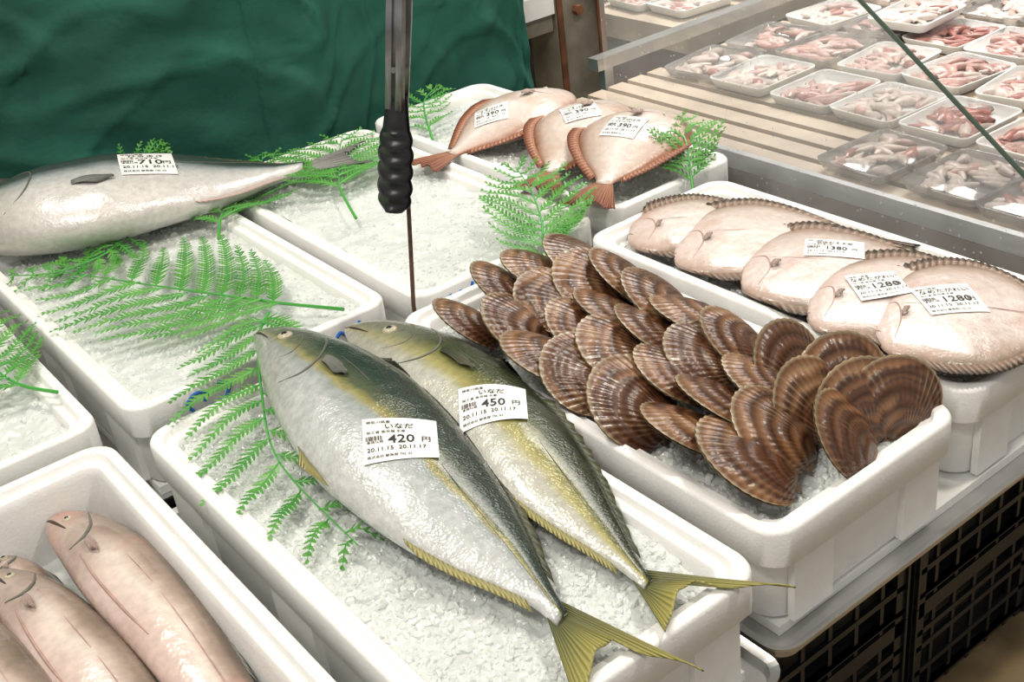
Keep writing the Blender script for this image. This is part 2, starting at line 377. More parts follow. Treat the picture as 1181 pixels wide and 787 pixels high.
for nm,nose,pr,t1,t2,zb in data:
    f=Fish('flounder_fish',nose,pr,zb,.16,M_flat,NU=52,NT=28,hmax=.0115); Es.append(f)
    m=((t1[0]+t2[0])/2,(t1[1]+t2[1])/2)
    f.tail(t1,m,t2,F_brn,zb+.008,zb+.008)
    f.ridge('dorsal_fringe',.06,.97,1,.030,F_brn,back=.006,n=60,spiky=.08); f.ridge('anal_fringe',.15,.97,-1,.028,F_brn,back=.006,n=60,spiky=.08)
    f.line('gill_cover_edge',[(.13,.55),(.20,.25),(.21,-.15),(.15,-.6)],.0011,M_fold)
    f.line('mouth',[(.01,.1),(.03,-.1),(.05,-.25)],.0010,M_fold)
    f.line('lateral_line',[(.22,.2),(.4,.05),(.7,0),(.98,0)],.0007,M_fold)
    f.pectoral(.215,-.08,.05,.02,.08,F_pale)
# pink gutted fish in near-left box
G=[((.166,1.158),P(182,1160,158,1130, 207,1131,154,1068, 229,1060,152,997, 236,974,158,899, 233,884,162,815, 222,770,172,720, 208,690,182,670),.400),
((.205,1.168),P(222,1160,196,1140, 238,1110,205,1080, 243,1040,200,1010, 243,960,200,930, 238,860,205,830, 230,800,215,780),.375),
((.095,1.125),P(112,1118,84,1095, 140,1060,78,1030, 155,980,78,950, 162,890,82,860, 160,810,92,780, 148,730,104,705, 135,670,118,660),.392),
((.035,1.10),P(52,1098,24,1075, 76,1040,10,1010, 88,960,4,930, 92,870,10,840, 88,790,24,760, 76,700,42,690),.396),
((.11,1.17),P(125,1160,98,1145, 140,1120,90,1110, 145,1050,92,1040, 140,980,98,970),.38),
((.01,1.168),P(30,1160,0,1140, 60,1120,-5,1090, 70,1060,0,1030, 62,980,8,970),.378),
((-.02,1.05),P(0,1045,-28,1010, 12,960,-30,940, 14,860,-28,840, 8,740,-14,730),.375)]
for nose,pr,zb in G:
    f=Fish('gutted_pink_fish',nose,pr,zb,.50,M_pink,NU=60,NT=24)
    f.eye(.085,.25,.0055); f.line('mouth',[(.005,.0),(.04,-.12),(.10,-.15)],.0018,M_dark)
    f.line('gill_cover_edge',[(.135,.8),(.175,.35),(.18,-.1),(.15,-.6)],.0020,M_gill)
    f.line('belly_cut',[(.20,-.50),(.30,-.62),(.42,-.66),(.52,-.62)],.0016,M_fold)
    f.line('flesh_fold',[(.2,.30),(.4,.22),(.65,.18),(.95,.1)],.0007,M_fold)
    f.ridge('dorsal_fin',.3,.8,1,.006,F_gry)
    f.pectoral(.19,-.1,.07,-.05,.14,F_pale)

D2R=math.pi/180
label([A],.452,.872,-32*D2R,.072,.064,'420','いなだ',A.o)
label([Bf],.566,.876,-36*D2R,.070,.062,'450','いなだ',Bf.o)
label([C],.575,1.760,-18*D2R,.080,.090,'710','ひらまさ',C.o)
label([Ds[0]],1.105,1.585,-38*D2R,.058,.056,'390','うすばはぎ',Ds[0].o)
label([Ds[1]],1.165,1.425,-30*D2R,.058,.056,'390','うすばはぎ',Ds[1].o)
label([Ds[2]],1.145,1.300,-70*D2R,.058,.056,'390','うすばはぎ',Ds[2].o)
label(Es,1.085,.858,-52*D2R,.072,.05,'1380','当店おすすめ',Es[2].o)
label(Es,1.030,.752,-34*D2R,.058,.062,'1280','なめたがれい',Es[3].o)
label(Es,1.050,.672,-33*D2R,.066,.064,'1280','なめたがれい',Es[4].o)

# ---------------------------------------------------------------- foam boxes
def rrect(x0,x1,y0,y1,r,z,n=6):
    r=max(r,.002); out=[]
    for cx,cy,a0 in ((x1-r,y1-r,0),(x0+r,y1-r,90),(x0+r,y0+r,180),(x1-r,y0+r,270)):
        for i in range(n+1):
            a=math.radians(a0+90*i/n); out.append((cx+r*math.cos(a),cy+r*math.sin(a),z))
    return out
def foam_box(x0,x1,y0,y1,fill=.022,chunks=0,ice=True,z0=BASE,z1=RIM,res=.003,amp=1):
    prof=[(.016,z0,.03),(.012,z0+.006,.03),(.010,z1-.048,.03),(.003,z1-.043,.03),(.0,z1-.040,.03),(0,z1-.004,.03),(.0015,z1-.001,.03),(.004,z1,.03),(.012,z1,.026),(.0135,z1-.0015,.025),(.015,z1-.007,.024),(.0165,z1-.008,.023),(.024,z1-.008,.018),(.0255,z1-.0095,.017),(.028,z1-.02,.016),(.034,z0+.018,.014)]
    vs=[];fs=[]
    for ins,z,r in prof: vs+=rrect(x0+ins,x1-ins,y0+ins,y1-ins,r,z)
    N=28
    for i in range(len(prof)-1):
        for k in range(N): fs.append((i*N+k,i*N+(k+1)%N,(i+1)*N+(k+1)%N,(i+1)*N+k))
    fs.append(tuple(range(N))[::-1]); fs.append(tuple(range((len(prof)-1)*N,len(prof)*N)))
    mb=MB(); mb.add(vs,fs)
    for yy in (y0+.004,y1-.012):
        for xa in (x0+.03,x1-.085):
            mb.box(xa,xa+.055,yy,yy+.008,z0+.004,z1-.044)
    for xx in (x0+.004,x1-.012):
        for ya in (y0+.04,(y0+y1)/2-.04,y1-.12):
            mb.box(xx,xx+.008,ya,ya+.08,z0+.004,z1-.044)
    o=mb.obj('styrofoam_fish_box',[M_foam],False)
    for p in o.data.polygons: p.use_smooth=p.index<len(fs)
    if hasattr(o.data,'set_sharp_from_angle'): o.data.set_sharp_from_angle(angle=.9)
    if ice:
        ix0,ix1,iy0,iy1=x0+.027,x1-.027,y0+.027,y1-.027
        nx=int((ix1-ix0)/res); ny=int((iy1-iy0)/res); zt=z1-fill
        def hz(x,y):
            q=Vector((x,y,0)); return zt+.009*noise.noise(q*13)+amp*(.0035*noise.noise(q*45)+.0018*noise.noise(q*130)+.0012*noise.noise(q*260))
        V=[];Fc=[]
        for i in range(nx+1):
            for j in range(ny+1):
                x=ix0+(ix1-ix0)*i/nx; y=iy0+(iy1-iy0)*j/ny
                V.append((x,y,hz(x,y)-.0005*random.random()))
        for i in range(nx):
            for j in range(ny): Fc.append((i*(ny+1)+j,(i+1)*(ny+1)+j,(i+1)*(ny+1)+j+1,i*(ny+1)+j+1))
        mb=MB(); mb.add(V,Fc)
        ph=(1+5**.5)/2
        iv=np.array([(-1,ph,0),(1,ph,0),(-1,-ph,0),(1,-ph,0),(0,-1,ph),(0,1,ph),(0,-1,-ph),(0,1,-ph),(ph,0,-1),(ph,0,1),(-ph,0,-1),(-ph,0,1)])/1.9
        iff=[(0,11,5),(0,5,1),(0,1,7),(0,7,10),(0,10,11),(1,5,9),(5,11,4),(11,10,2),(10,7,6),(7,1,8),(3,9,4),(3,4,2),(3,2,6),(3,6,8),(3,8,9),(4,9,5),(2,4,11),(6,2,10),(8,6,7),(9,8,1)]
        for c in range(chunks):
            x=random.uniform(ix0+.004,ix1-.004); y=random.uniform(iy0+.004,iy1-.004)
            s=random.uniform(.0022,.0060)
            z=hz(x,y)-s*.50
            v=iv*(s*rng.uniform(.7,1.15,(12,1)))*rng.uniform(.7,1.4,(1,3))
            R=np.array(Matrix.Rotation(random.random()*6.3,3,Vector((random.random()-.5,random.random()-.5,random.random()-.5)).normalized()))
            v=v@R+np.array((x,y,z)); mb.add([tuple(p) for p in v],iff)
        io=mb.obj('crushed_ice',[M_ice],False,o)
        for p in io.data.polygons: p.use_smooth=p.index<len(Fc)
    return o
BX={}
BX['F1']=foam_box(.290,.598,.537,1.165,chunks=5000,fill=.020,res=.0024)
BX['S']=foam_box(.628,.905,.553,1.165,chunks=2800,fill=.024)
BX['FL']=foam_box(.930,1.190,.562,1.155,chunks=600,fill=.020)
BX['R1']=foam_box(.297,.655,1.215,1.850,chunks=1800,fill=.018,amp=.7)
BX['R2']=foam_box(.675,.985,1.185,1.815,chunks=1200,fill=.014,amp=.6)
BX['BB']=foam_box(1.008,1.262,1.185,1.830,chunks=1200,fill=.018)
BX['L2']=foam_box(-.05,.268,1.225,1.860,chunks=800,fill=.02)
BX['F0']=foam_box(-.06,.260,.565,1.190,fill=.095)
BX['R3']=foam_box(.15,.50,1.895,2.13,fill=.02)
def scribble(pts,parent):
    V=[Vector(p) for p in pts]; fine=[cr(V,i/60*(len(V)-1)) for i in range(61)]
    mb=MB(); mb.tube(fine,.0022,6); mb.obj('blue_marker_writing',[M_blue],True,parent)
y=1.2145
scribble([(.345,y,.424),(.358,y,.418),(.370,y,.428),(.364,y,.440),(.376,y,.450),(.390,y,.446),(.386,y,.436)],BX['R1'])
scribble([(.392,y,.428),(.402,y,.424),(.414,y,.432),(.420,y,.446),(.406,y,.452)],BX['R1'])
scribble([(.560,y,.425),(.575,y,.445),(.59,y,.43),(.605,y,.45)],BX['R1'])
y=1.1845
scribble([(.725,y,.448),(.732,y,.424),(.742,y,.446),(.752,y,.424),(.762,y,.452)],BX['R2'])
scribble([(.770,y,.424),(.774,y,.452),(.786,y,.440),(.780,y,.424)],BX['R2'])

# ---------------------------------------------------------------- scallops
def shell_mat():
    m,t,b=newmat('scallop_shell'); setp(b,rough=.3,coat=.28,coatr=.18)
    at=t.nodes.new('ShaderNodeAttribute'); at.attribute_name='loc'
    sp=t.nodes.new('ShaderNodeSeparateXYZ'); t.links.new(at.outputs['Vector'],sp.inputs[0])
    tc=t.nodes.new('ShaderNodeTexCoord')
    n=t.nodes.new('ShaderNodeTexNoise'); n.inputs['Scale'].default_value=15; n.inputs['Detail'].default_value=8; t.links.new(tc.outputs['Object'],n.inputs['Vector'])
    a=t.nodes.new('ShaderNodeMath'); a.operation='MULTIPLY_ADD'; a.inputs[1].default_value=.35; t.links.new(n.outputs[0],a.inputs[0]); t.links.new(sp.outputs[0],a.inputs[2])
    w=t.nodes.new('ShaderNodeMath'); w.operation='MULTIPLY'; w.inputs[1].default_value=36; t.links.new(a.outputs[0],w.inputs[0])
    sn=t.nodes.new('ShaderNodeMath'); sn.operation='SINE'; t.links.new(w.outputs[0],sn.inputs[0])
    r=ramp(t,[(.25,(.038,.015,.007)),(.42,(.105,.042,.018)),(.54,(.055,.021,.010)),(.68,(.19,.088,.038)),(.9,(.32,.20,.11))])
    q=t.nodes.new('ShaderNodeMath'); q.operation='MULTIPLY_ADD'; q.inputs[1].default_value=.07; t.links.new(sn.outputs[0],q.inputs[0])
    s1=t.nodes.new('ShaderNodeMath'); s1.operation='MULTIPLY_ADD'; s1.inputs[1].default_value=.24; t.links.new(sp.outputs[0],s1.inputs[0]); t.links.new(n.outputs[0],s1.inputs[2])
    s2=t.nodes.new('ShaderNodeMath'); s2.operation='MULTIPLY'; s2.inputs[1].default_value=.85; t.links.new(s1.outputs[0],s2.inputs[0])
    t.links.new(s2.outputs[0],q.inputs[2]); t.links.new(q.outputs[0],r.inputs[0])
    rr=ramp(t,[(.5,(0,0,0)),(1,(.55,.55,.55))]); t.links.new(sp.outputs[1],rr.inputs[0])
    n2=t.nodes.new('ShaderNodeTexNoise'); n2.inputs['Scale'].default_value=28; n2.inputs['Detail'].default_value=5; t.links.new(tc.outputs['Object'],n2.inputs['Vector'])
    r2=ramp(t,[(.48,(0,0,0)),(.70,(1,1,1))]); t.links.new(n2.outputs[0],r2.inputs[0])
    mu=t.nodes.new('ShaderNodeMath'); mu.operation='MULTIPLY'; t.links.new(rr.outputs[0],mu.inputs[0]); t.links.new(r2.outputs[0],mu.inputs[1])
    mx=t.nodes.new('ShaderNodeMix'); mx.data_type='RGBA'; t.links.new(mu.outputs[0],mx.inputs[0]); t.links.new(r.outputs[0],mx.inputs[6]); mx.inputs[7].default_value=(.38,.28,.18,1)
    rm=ramp(t,[(.955,(0,0,0)),(.995,(.7,.7,.7))]); t.links.new(sp.outputs[0],rm.inputs[0])
    mx2=t.nodes.new('ShaderNodeMix'); mx2.data_type='RGBA'; t.links.new(rm.outputs[0],mx2.inputs[0]); t.links.new(mx.outputs[2],mx2.inputs[6]); mx2.inputs[7].default_value=(.40,.32,.20,1)
    t.links.new(mx2.outputs[2],b.inputs['Base Color'])
    bp=t.nodes.new('ShaderNodeBump'); bp.inputs['Strength'].default_value=.6; bp.inputs['Distance'].default_value=.0012
    t.links.new(sn.outputs[0],bp.inputs['Height']); t.links.new(bp.outputs[0],b.inputs['Normal'])
    return m
M_shell=shell_mat()
def scallop_mesh():
    NP=120; NS=22; pm=math.radians(72); nr=25
    vs=[];fs=[];at=[]
    for side in (1,-1):
        o=len(vs)
        for i in range(NS+1):
            s=i/NS
            for k in range(NP+1):
                q=2*k/NP-1; ph=q*pm
                rho=1.0*(math.cos(ph*.99)**.78)
                rib=math.cos(q*nr*math.pi)
                ed=(1-abs(q)**2.6)
                dome=(math.sin(math.pi*min(1,s**.75*.97+.03)))**.8*ed
                z=side*( (.145 if side>0 else .10)*dome + .0056*rib*s*min(1,ed*3) )
                x=s*rho*math.sin(ph)*(1+.006*rib*(s>.98)); y=s*rho*math.cos(ph)*(1+.006*rib*(s>.98))
                if i==NS: z=side*.008
                z+=.005*rib*s*s*(1 if side<0 else 0)
                vs.append((x*1.04,y-.5,z)); at.append((s,rib*.5+.5,q))
        for i in range(NS):
            for k in range(NP):
                a=o+i*(NP+1)+k; f=(a,a+1,a+NP+2,a+NP+1)
                fs.append(f if side<0 else f[::-1])
    for side in (-1,1):
        o=len(vs)
        vs+=[(0,-.51,.012),(side*.20,-.50,.008),(side*.20,-.38,.012),(side*.06,-.38,.03),(0,-.51,-.012),(side*.20,-.50,-.008),(side*.20,-.38,-.012),(side*.06,-.38,-.03)]
        at+=[(.4,.8,0)]*8
        fs+=[(o,o+1,o+2,o+3),(o+7,o+6,o+5,o+4),(o,o+4,o+5,o+1),(o+1,o+5,o+6,o+2),(o+2,o+6,o+7,o+3)]
    return vs,fs,at
sv,sf,sa=scallop_mesh()
def rot(axis,a): return Matrix.Rotation(math.radians(a),3,axis)
SC=[(676,1066),(745,1088),(812,1092),(866,1085),
    (696,1004),(765,1022),(828,1015),(866,1005),
    (680,935),(742,950),(800,945),(853,935),
    (683,868),(738,875),(792,872),(846,868),
    (686,796),(742,800),(795,795),(842,792),
    (684,722),(740,728),(796,722)]
mb=MB()
def put(x,y,z,yaw,tilt,roll,size):
    Rm=rot('Z',yaw)@rot('X',tilt)@rot('Y',roll)
    mb.add([Rm@(Vector(p)*size)+Vector((x,y,z)) for p in sv],sf,0,sa)
for i,(x,yy) in enumerate(SC):
    put(x/1000+random.uniform(-.007,.007),yy/1000+random.uniform(-.007,.007),.477+random.uniform(-.003,.003),random.uniform(28,66),random.uniform(26,42),random.uniform(-10,12),random.uniform(.096,.110))
for (x,yy,yaw,tilt,roll,sz) in ((690,642,50,32,0,.112),(848,728,-5,58,10,.092),(860,668,-20,62,0,.094),(802,660,-5,58,10,.096),(834,622,-18,66,0,.094),(782,600,20,52,6,.094),(862,604,-28,68,0,.088),(742,655,30,38,0,.102)):
    put(x/1000,yy/1000,.474,yaw,tilt,roll,sz)
mb.obj('scallop_shells',[M_shell],True,attr=True)

# ---------------------------------------------------------------- ferns
def fern_mat():
    m,t,b=newmat('fern_green'); setp(b,rough=.4)
    tc=t.nodes.new('ShaderNodeTexCoord'); n=t.nodes.new('ShaderNodeTexNoise'); n.inputs['Scale'].default_value=25; t.links.new(tc.outputs['Object'],n.inputs['Vector'])
    r=ramp(t,[(.3,(.045,.22,.03)),(.7,(.14,.38,.07))]); t.links.new(n.outputs[0],r.inputs[0]); t.links.new(r.outputs[0],b.inputs['Base Color'])
    tr=t.nodes.new('ShaderNodeBsdfTranslucent'); t.links.new(r.outputs[0],tr.inputs[0])
    mx=t.nodes.new('ShaderNodeMixShader'); mx.inputs[0].default_value=.2
    t.links.new(b.outputs[0],mx.inputs[1]); t.links.new(tr.outputs[0],mx.inputs[2]); t.links.new(mx.outputs[0],t.nodes['Material Output'].inputs[0])
    return m
M_fern=fern_mat(); M_stem=simple('fern_stem',(.06,.34,.05),.4)
def fern(rachis,wmax,n=13,stem=.18,zup=.0,seed=1):
    rr=random.Random(seed); V=[Vector(p) for p in rachis]; N=len(V)-1
    mb=MB()
    pts=[cr(V,i/40*N) for i in range(41)]
    mb.tube(pts,[.0024*(1-.7*i/40) for i in range(41)],6,1)
    for k in range(n):
        q=stem+(1-stem)*(k+.3)/n
        for sg in (1,-1):
            qq=min(1,q+(.35*(1-stem)/n if sg<0 else 0)); p=cr(V,qq*N); d=(cr(V,min(1,qq+.03)*N)-cr(V,(qq-.03)*N)).normalized()
            side=Vector((-d.y,d.x,0)).normalized()
            ln=wmax*(math.sin(math.pi*min(1,(1-(k+.3)/n)*.72+.02)))**.8*rr.uniform(.85,1.1)
            dir0=(side*sg*.9+d*.5).normalized()
            M=max(5,int(ln/.0056)); pp=[]
            for i in range(M+1):
                f=i/M; pp.append(p+dir0*ln*f+d*ln*.22*f*f+Vector((0,0,zup*f-.006*f*f+.004*math.sin(f*5+k))))
            mb.tube(pp,[.0012*(1-.7*i/M) for i in range(M+1)],4,1)
            for i in range(1,M+1):
                f=i/M; dd=(pp[i]-pp[i-1]).normalized(); s2=Vector((-dd.y,dd.x,0)).normalized()
                w=(.0165*(ln/.12)**.5)*(1-f)**.55*min(1,.55+f*2)+.003
                for g in (1,-1):
                    e=(s2*g*.85+dd*.6).normalized(); nrm=dd
                    b0=pp[i]; ww=.0029
                    zt=Vector((0,0,rr.uniform(-.0015,.0025)))
                    prof=[(0,.9),(.2,1.0),(.3,.6),(.45,.95),(.58,.5),(.72,.7),(.85,.3),(1,.0)]
                    vs=[]
                    for a,hw in prof:
                        c=b0+e*w*a+zt*a; vs.append(c+nrm*ww*hw); vs.append(c-nrm*ww*hw)
                    fs=[(2*j,2*j+2,2*j+3,2*j+1) for j in range(len(prof)-1)]
                    mb.add(vs,fs,0)
    return mb.obj('fern_leaf',[M_fern,M_stem],False)
fern([(.592,1.225,.468),(.545,1.300,.470),(.500,1.390,.470),(.440,1.520,.468),(.375,1.680,.462)],.165,11,.24,.006,seed=1)
fern([(.520,1.290,.47),(.480,1.240,.472),(.425,1.130,.470),(.375,1.00,.462),(.365,.83,.455)],.110,13,.06,.0,seed=2)
fern([(.760,1.470,.462),(.790,1.560,.475),(.83,1.63,.475),(.87,1.70,.47),(.93,1.79,.465)],.13,9,.25,.008,seed=3)
fern([(.855,1.130,.44),(.870,1.165,.468),(.900,1.205,.485),(.935,1.27,.500),(.965,1.34,.505)],.088,11,.12,.010,seed=4)
fern([(1.150,1.165,.45),(1.165,1.185,.475),(1.185,1.21,.50),(1.225,1.27,.515)],.060,9,.12,.010,seed=5)
fern([(.253,1.318,.468),(.225,1.365,.472),(.215,1.44,.472),(.225,1.55,.468),(.24,1.68,.462)],.09,9,.22,.004,seed=6)
fern([(.585,1.570,.465),(.625,1.640,.468),(.67,1.69,.462),(.76,1.78,.462),(.80,1.84,.462)],.10,9,.15,.004,seed=7)
fern([(.50,1.72,.460),(.47,1.68,.465),(.43,1.66,.465),(.37,1.67,.463),(.32,1.72,.462)],.06,8,.1,.003,seed=8)
fern([(.60,1.98,.45),(.62,1.99,.47),(.65,1.98,.48),(.68,1.96,.485)],.05,7,.1,.006,seed=10)
fern([(1.03,1.66,.455),(1.06,1.72,.475),(1.10,1.78,.48),(1.15,1.82,.48)],.06,7,.1,.006,seed=11)

# ---------------------------------------------------------------- rod + tongs
mb=MB()
mb.tube([(.664,1.176,.345),(.664,1.176,.46),(.690,1.178,.65),(.712,1.180,.83),(.738,1.182,1.06),(.742,1.182,1.12),(.750,1.176,1.135),(.758,1.165,1.13),(.758,1.160,1.11)],.0028,8)
mb.obj('rusty_hook_rod',[M_rust],True)
M_tsteel=simple('tong_steel',(.34,.34,.35),.32,nscale=25,namt=.4,metal=.85)
def tongs():
    mb=MB()
    for sg in (-1,1):
        prof=[(.0,.012),(.10,.0118),(.14,.011),(.30,.010),(.42,.010)]
        vs=[];fs=[]
        for zz,w in prof:
            off=sg*(.0045+.004*math.sin(min(1,zz/.42)*math.pi))
            sec=((-w,0),(-w*.9,sg*.004),(-w*.35,sg*.004),(-w*.25,sg*.0012),(w*.25,sg*.0012),(w*.35,sg*.004),(w*.9,sg*.004),(w,0),(w*.8,sg*.0004),(-w*.8,sg*.0004))
            for (dx,dy) in sec: vs.append((dx*.9,off+dy,zz+.12))
        K=10
        for i in range(len(prof)-1):
            for k in range(K): fs.append((i*K+k,i*K+(k+1)%K,(i+1)*K+(k+1)%K,(i+1)*K+k))
        mb.add(vs,fs,0)
        NZ=56;NX=12;vs=[];fs=[]
        for i in range(NZ+1):
            f=i/NZ; zz=.135*(1-f)
            w=(.011+.008*min(1,f*2.2))*(1 if f<.85 else math.sqrt(max(.02,1-((f-.85)/.15)**2*.7)))
            w*=1+(.16*abs(math.sin(f*math.pi*7)) if f>.3 else 0)
            for j in range(NX+1):
                g=2*j/NX-1
                rib=.0022*math.cos(f*math.pi*14)*(f>.3)*(1-g*g)
                vs.append((g*w,sg*(.003+rib+.009*(1-abs(g)**1.5)*min(1,f*3+.3)),zz))
        for i in range(NZ):
            for j in range(NX): fs.append((i*(NX+1)+j,(i+1)*(NX+1)+j,(i+1)*(NX+1)+j+1,i*(NX+1)+j+1))
        mb.add(vs,fs,1)
    mb.tube([(0,-.012,.50),(0,.012,.50)],.005,12,0)
    mb.tube([(0,-.011,.165),(0,.011,.165)],.0035,12,0)
    o=mb.obj('kitchen_tongs',[M_tsteel,M_blk],True)
    md=o.modifiers.new('s','SOLIDIFY'); md.thickness=.0015
    if hasattr(o.data,'set_sharp_from_angle'): o.data.set_sharp_from_angle(angle=.7)
    return o
T=tongs()
d=Vector((.712-.655,0,.86-.606)).normalized()
T.matrix_world=Matrix.Translation((.648,1.152,.604))@d.to_track_quat('Z','Y').to_matrix().to_4x4()@Matrix.Rotation(math.radians(25),4,'Z')

# ---------------------------------------------------------------- supports
def crate(x0,x1,y0,y1,z0,z1):
    mb=MB(); t=.006
    mb.box(x0,x1,y0,y1,z0+.01,z0+.016)
    for (xa,ya) in ((x0,y0),(x1-.02,y0),(x0,y1-.02),(x1-.02,y1-.02)): mb.box(xa,xa+.02,ya,ya+.02,z0,z1)
    def wall(xa,xb,ya,yb,ax):
        for zz in (z0+.008,z0+.045,z0+.085,z1-.05,z1-.022): mb.box(xa,xb,ya,yb,zz,zz+(.022 if zz>z1-.03 else .008))
        L=(xb-xa) if ax==0 else (yb-ya); n=int(L/.04)
        for i in range(n+1):
            c=(xa if ax==0 else ya)+L*i/n-.003
            if ax==0: mb.box(c,c+.006,ya+.001,yb-.001,z0,z1-.001)
            else: mb.box(xa+.001,xb-.001,c,c+.006,z0,z1-.001)
    wall(x0,x1,y0,y0+t,0); wall(x0,x1,y1-t,y1,0); wall(x0,x0+t,y0,y1,1); wall(x1-t,x1,y0,y1,1)
    mb.box(x0+.01,x1-.01,y0+.02,y0+.022,z0+.012,z1-.004)
    mb.box(x1-.022,x1-.02,y0+.01,y1-.01,z0+.012,z1-.004)
    mb.obj('black_plastic_crate',[M_blk])
for (xa,xb) in ((-.05,.26),(.30,.60),(.635,.90),(.915,1.16)):
    for (ya,yb) in ((.60,1.14),(1.22,1.78)):
        for (za,zb_) in ((0,.160),(.1605,.3235)): crate(xa,xb,ya,yb,za,zb_)
crate(.16,.49,1.93,2.10,0,.160);crate(.16,.49,1.93,2.10,.1605,.3235)
def tray(x0,x1,y0,y1,z0=.324):
    prof=[(.008,z0,.02),(.006,z0+.012,.02),(0,z0+.015,.026),(0,z0+.018,.026),(.008,z0+.0145,.02),(.011,z0+.004,.018)]
    vs=[];fs=[];N=28
    for ins,zz,r in prof: vs+=rrect(x0+ins,x1-ins,y0+ins,y1-ins,r,zz)
    for i in range(len(prof)-1):
        for k in range(N): fs.append((i*N+k,i*N+(k+1)%N,(i+1)*N+(k+1)%N,(i+1)*N+k))
    fs.append(tuple(range(N))[::-1]); fs.append(tuple(range((len(prof)-1)*N,len(prof)*N)))
    mesh_obj('steel_tray',vs,fs,[M_steel])
    mbb=MB(); mbb.box(x0+.03,x1-.03,y0+.03,y1-.03,z0+.0045,BASE-.0003); mbb.obj('foam_spacer_sheet',[M_foam])
tray(.275,.612,.520,1.18); tray(.616,1.205,.535,1.18); tray(-.075,.268,.545,1.20)
tray(.28,.665,1.205,1.87); tray(.668,1.270,1.184,1.845); tray(-.07,.275,1.215,1.87) ; tray(.14,.51,1.885,2.14)

# floor, curtain, post, back wall
M_floor=simple('concrete_floor',(.28,.20,.10),.55,nscale=6,namt=.7,bump=.5,bscale=40)
mb=MB(); mb.box(-3,6,-3,7,-.05,0); mb.obj('floor',[M_floor])
M_wall=simple('painted_wall',(.45,.45,.42),.7,nscale=3,namt=.2)
mb=MB(); mb.box(-3,6,6.4,6.5,0,3.2); mb.obj('wall_back',[M_wall])
mb=MB(); mb.box(5.4,5.5,-3,6.39,0,3.2); mb.obj('wall_right',[M_wall])
M_green=simple('green_cloth',(.010,.100,.070),.85,nscale=5,namt=.3,bump=.6,bscale=60)
def curtain():
    pl=[(-.4,2.62),(.1,2.40),(.5,2.19),(.87,1.935),(1.04,1.905),(1.25,1.885),(1.42,1.895)]
    V=[Vector((a,b,0)) for a,b in pl]; n=300; nz=110; vs=[];fs=[]
    for i in range(n+1):
        q=i/n; c=cr(V,q*(len(V)-1)); 
        for j in range(nz+1):
            f=j/nz; zz=.30+1.35*f
            y=c.y+.020*noise.noise(Vector((q*7,f*3,0)))+.014*noise.noise(Vector((q*16,f*18,3)))+.004*noise.noise(Vector((q*40,f*40,5)))
            y-=.011*max(0,1-abs(noise.noise(Vector((q*5+f*2,f*9,9))))*11)
            y-=.008*max(0,1-abs(noise.noise(Vector((q*11-f*3,f*5,21))))*14)
            if q>.497: y-=.022
            vs.append((c.x,y,zz))
    for i in range(n):
        for j in range(nz): fs.append((i*(nz+1)+j,(i+1)*(nz+1)+j,(i+1)*(nz+1)+j+1,i*(nz+1)+j+1))
    o=mesh_obj('green_cloth_curtain',vs,fs,[M_green],True)
    md=o.modifiers.new('s','SOLIDIFY'); md.thickness=.002; md.offset=1
curtain()
M_rpost=simple('rusty_painted_steel',(.24,.22,.17),.55,nscale=9,namt=.75,metal=.3,bump=.4,bscale=60)
M_rust2=simple('rust',(.18,.07,.03),.7,nscale=20,namt=.6)
mb=MB()
mb.box(1.535,1.665,1.93,1.938,0,1.7); mb.box(1.535,1.543,1.938,2.02,0,1.7)
for zz in (.50,.60,.9,1.2): mb.tube([(1.590,1.932,zz),(1.590,1.916,zz)],.011,6,1)
mb.box(1.538,1.552,1.925,1.9295,.30,.75,1); mb.box(1.645,1.664,1.925,1.9295,.30,.62,1)
mb.obj('rusty_steel_post',[M_rpost,M_rust2])
mb=MB(); mb.box(1.425,1.53,1.935,1.965,.47,.505,1); mb.box(1.425,1.53,1.925,2.3,.507,.55,0); mb.box(1.425,1.445,1.94,1.96,0,.468,1)
mb.obj('wooden_shelf_board',[M_foam,M_rpost])
M_darkw=simple('dark_panel',(.03,.028,.025),.7,nscale=5,namt=.3)
M_deck=simple('deck_grey',(.15,.11,.08),.6,nscale=5,namt=.4)

# ---------------------------------------------------------------- refrigerated case on the right
M_slat=simple('pale_slat',(.44,.36,.28),.4,nscale=10,namt=.3)
mb=MB()
ZD=.435
mb.box(1.300,3.4,.66,1.66,ZD-.06,ZD-.018,3)
x=1.32
while x<3.38:
    mb.box(x,x+.036,.68,1.65,ZD-.018,ZD,0); x+=.05
mb.box(1.300,3.4,.650,.659,ZD-.06,ZD+.010,2); mb.box(1.300,1.312,.67,1.66,ZD-.017,ZD+.010,2)
mb.box(1.32,3.4,1.02,1.66,0,ZD-.061,1)
mb.obj('display_case_deck',[M_slat,M_darkw,M_steel,M_deck])
mb=MB(); mb.box(1.72,4.6,1.74,3.4,.40,.45,0); mb.box(1.8,4.6,2.2,3.4,0,.399,1)
mb.obj('rear_display_table',[M_slat,M_darkw])
mb=MB(); mb.box(1.43,3.6,1.685,1.712,.455,.478,0); mb.box(1.43,3.6,1.688,1.709,.36,.375,0)
for xx in (1.45,2.2,3.1): mb.box(xx,xx+.02,1.689,1.708,0,.454,0)
mb.obj('metal_rail',[M_steel])
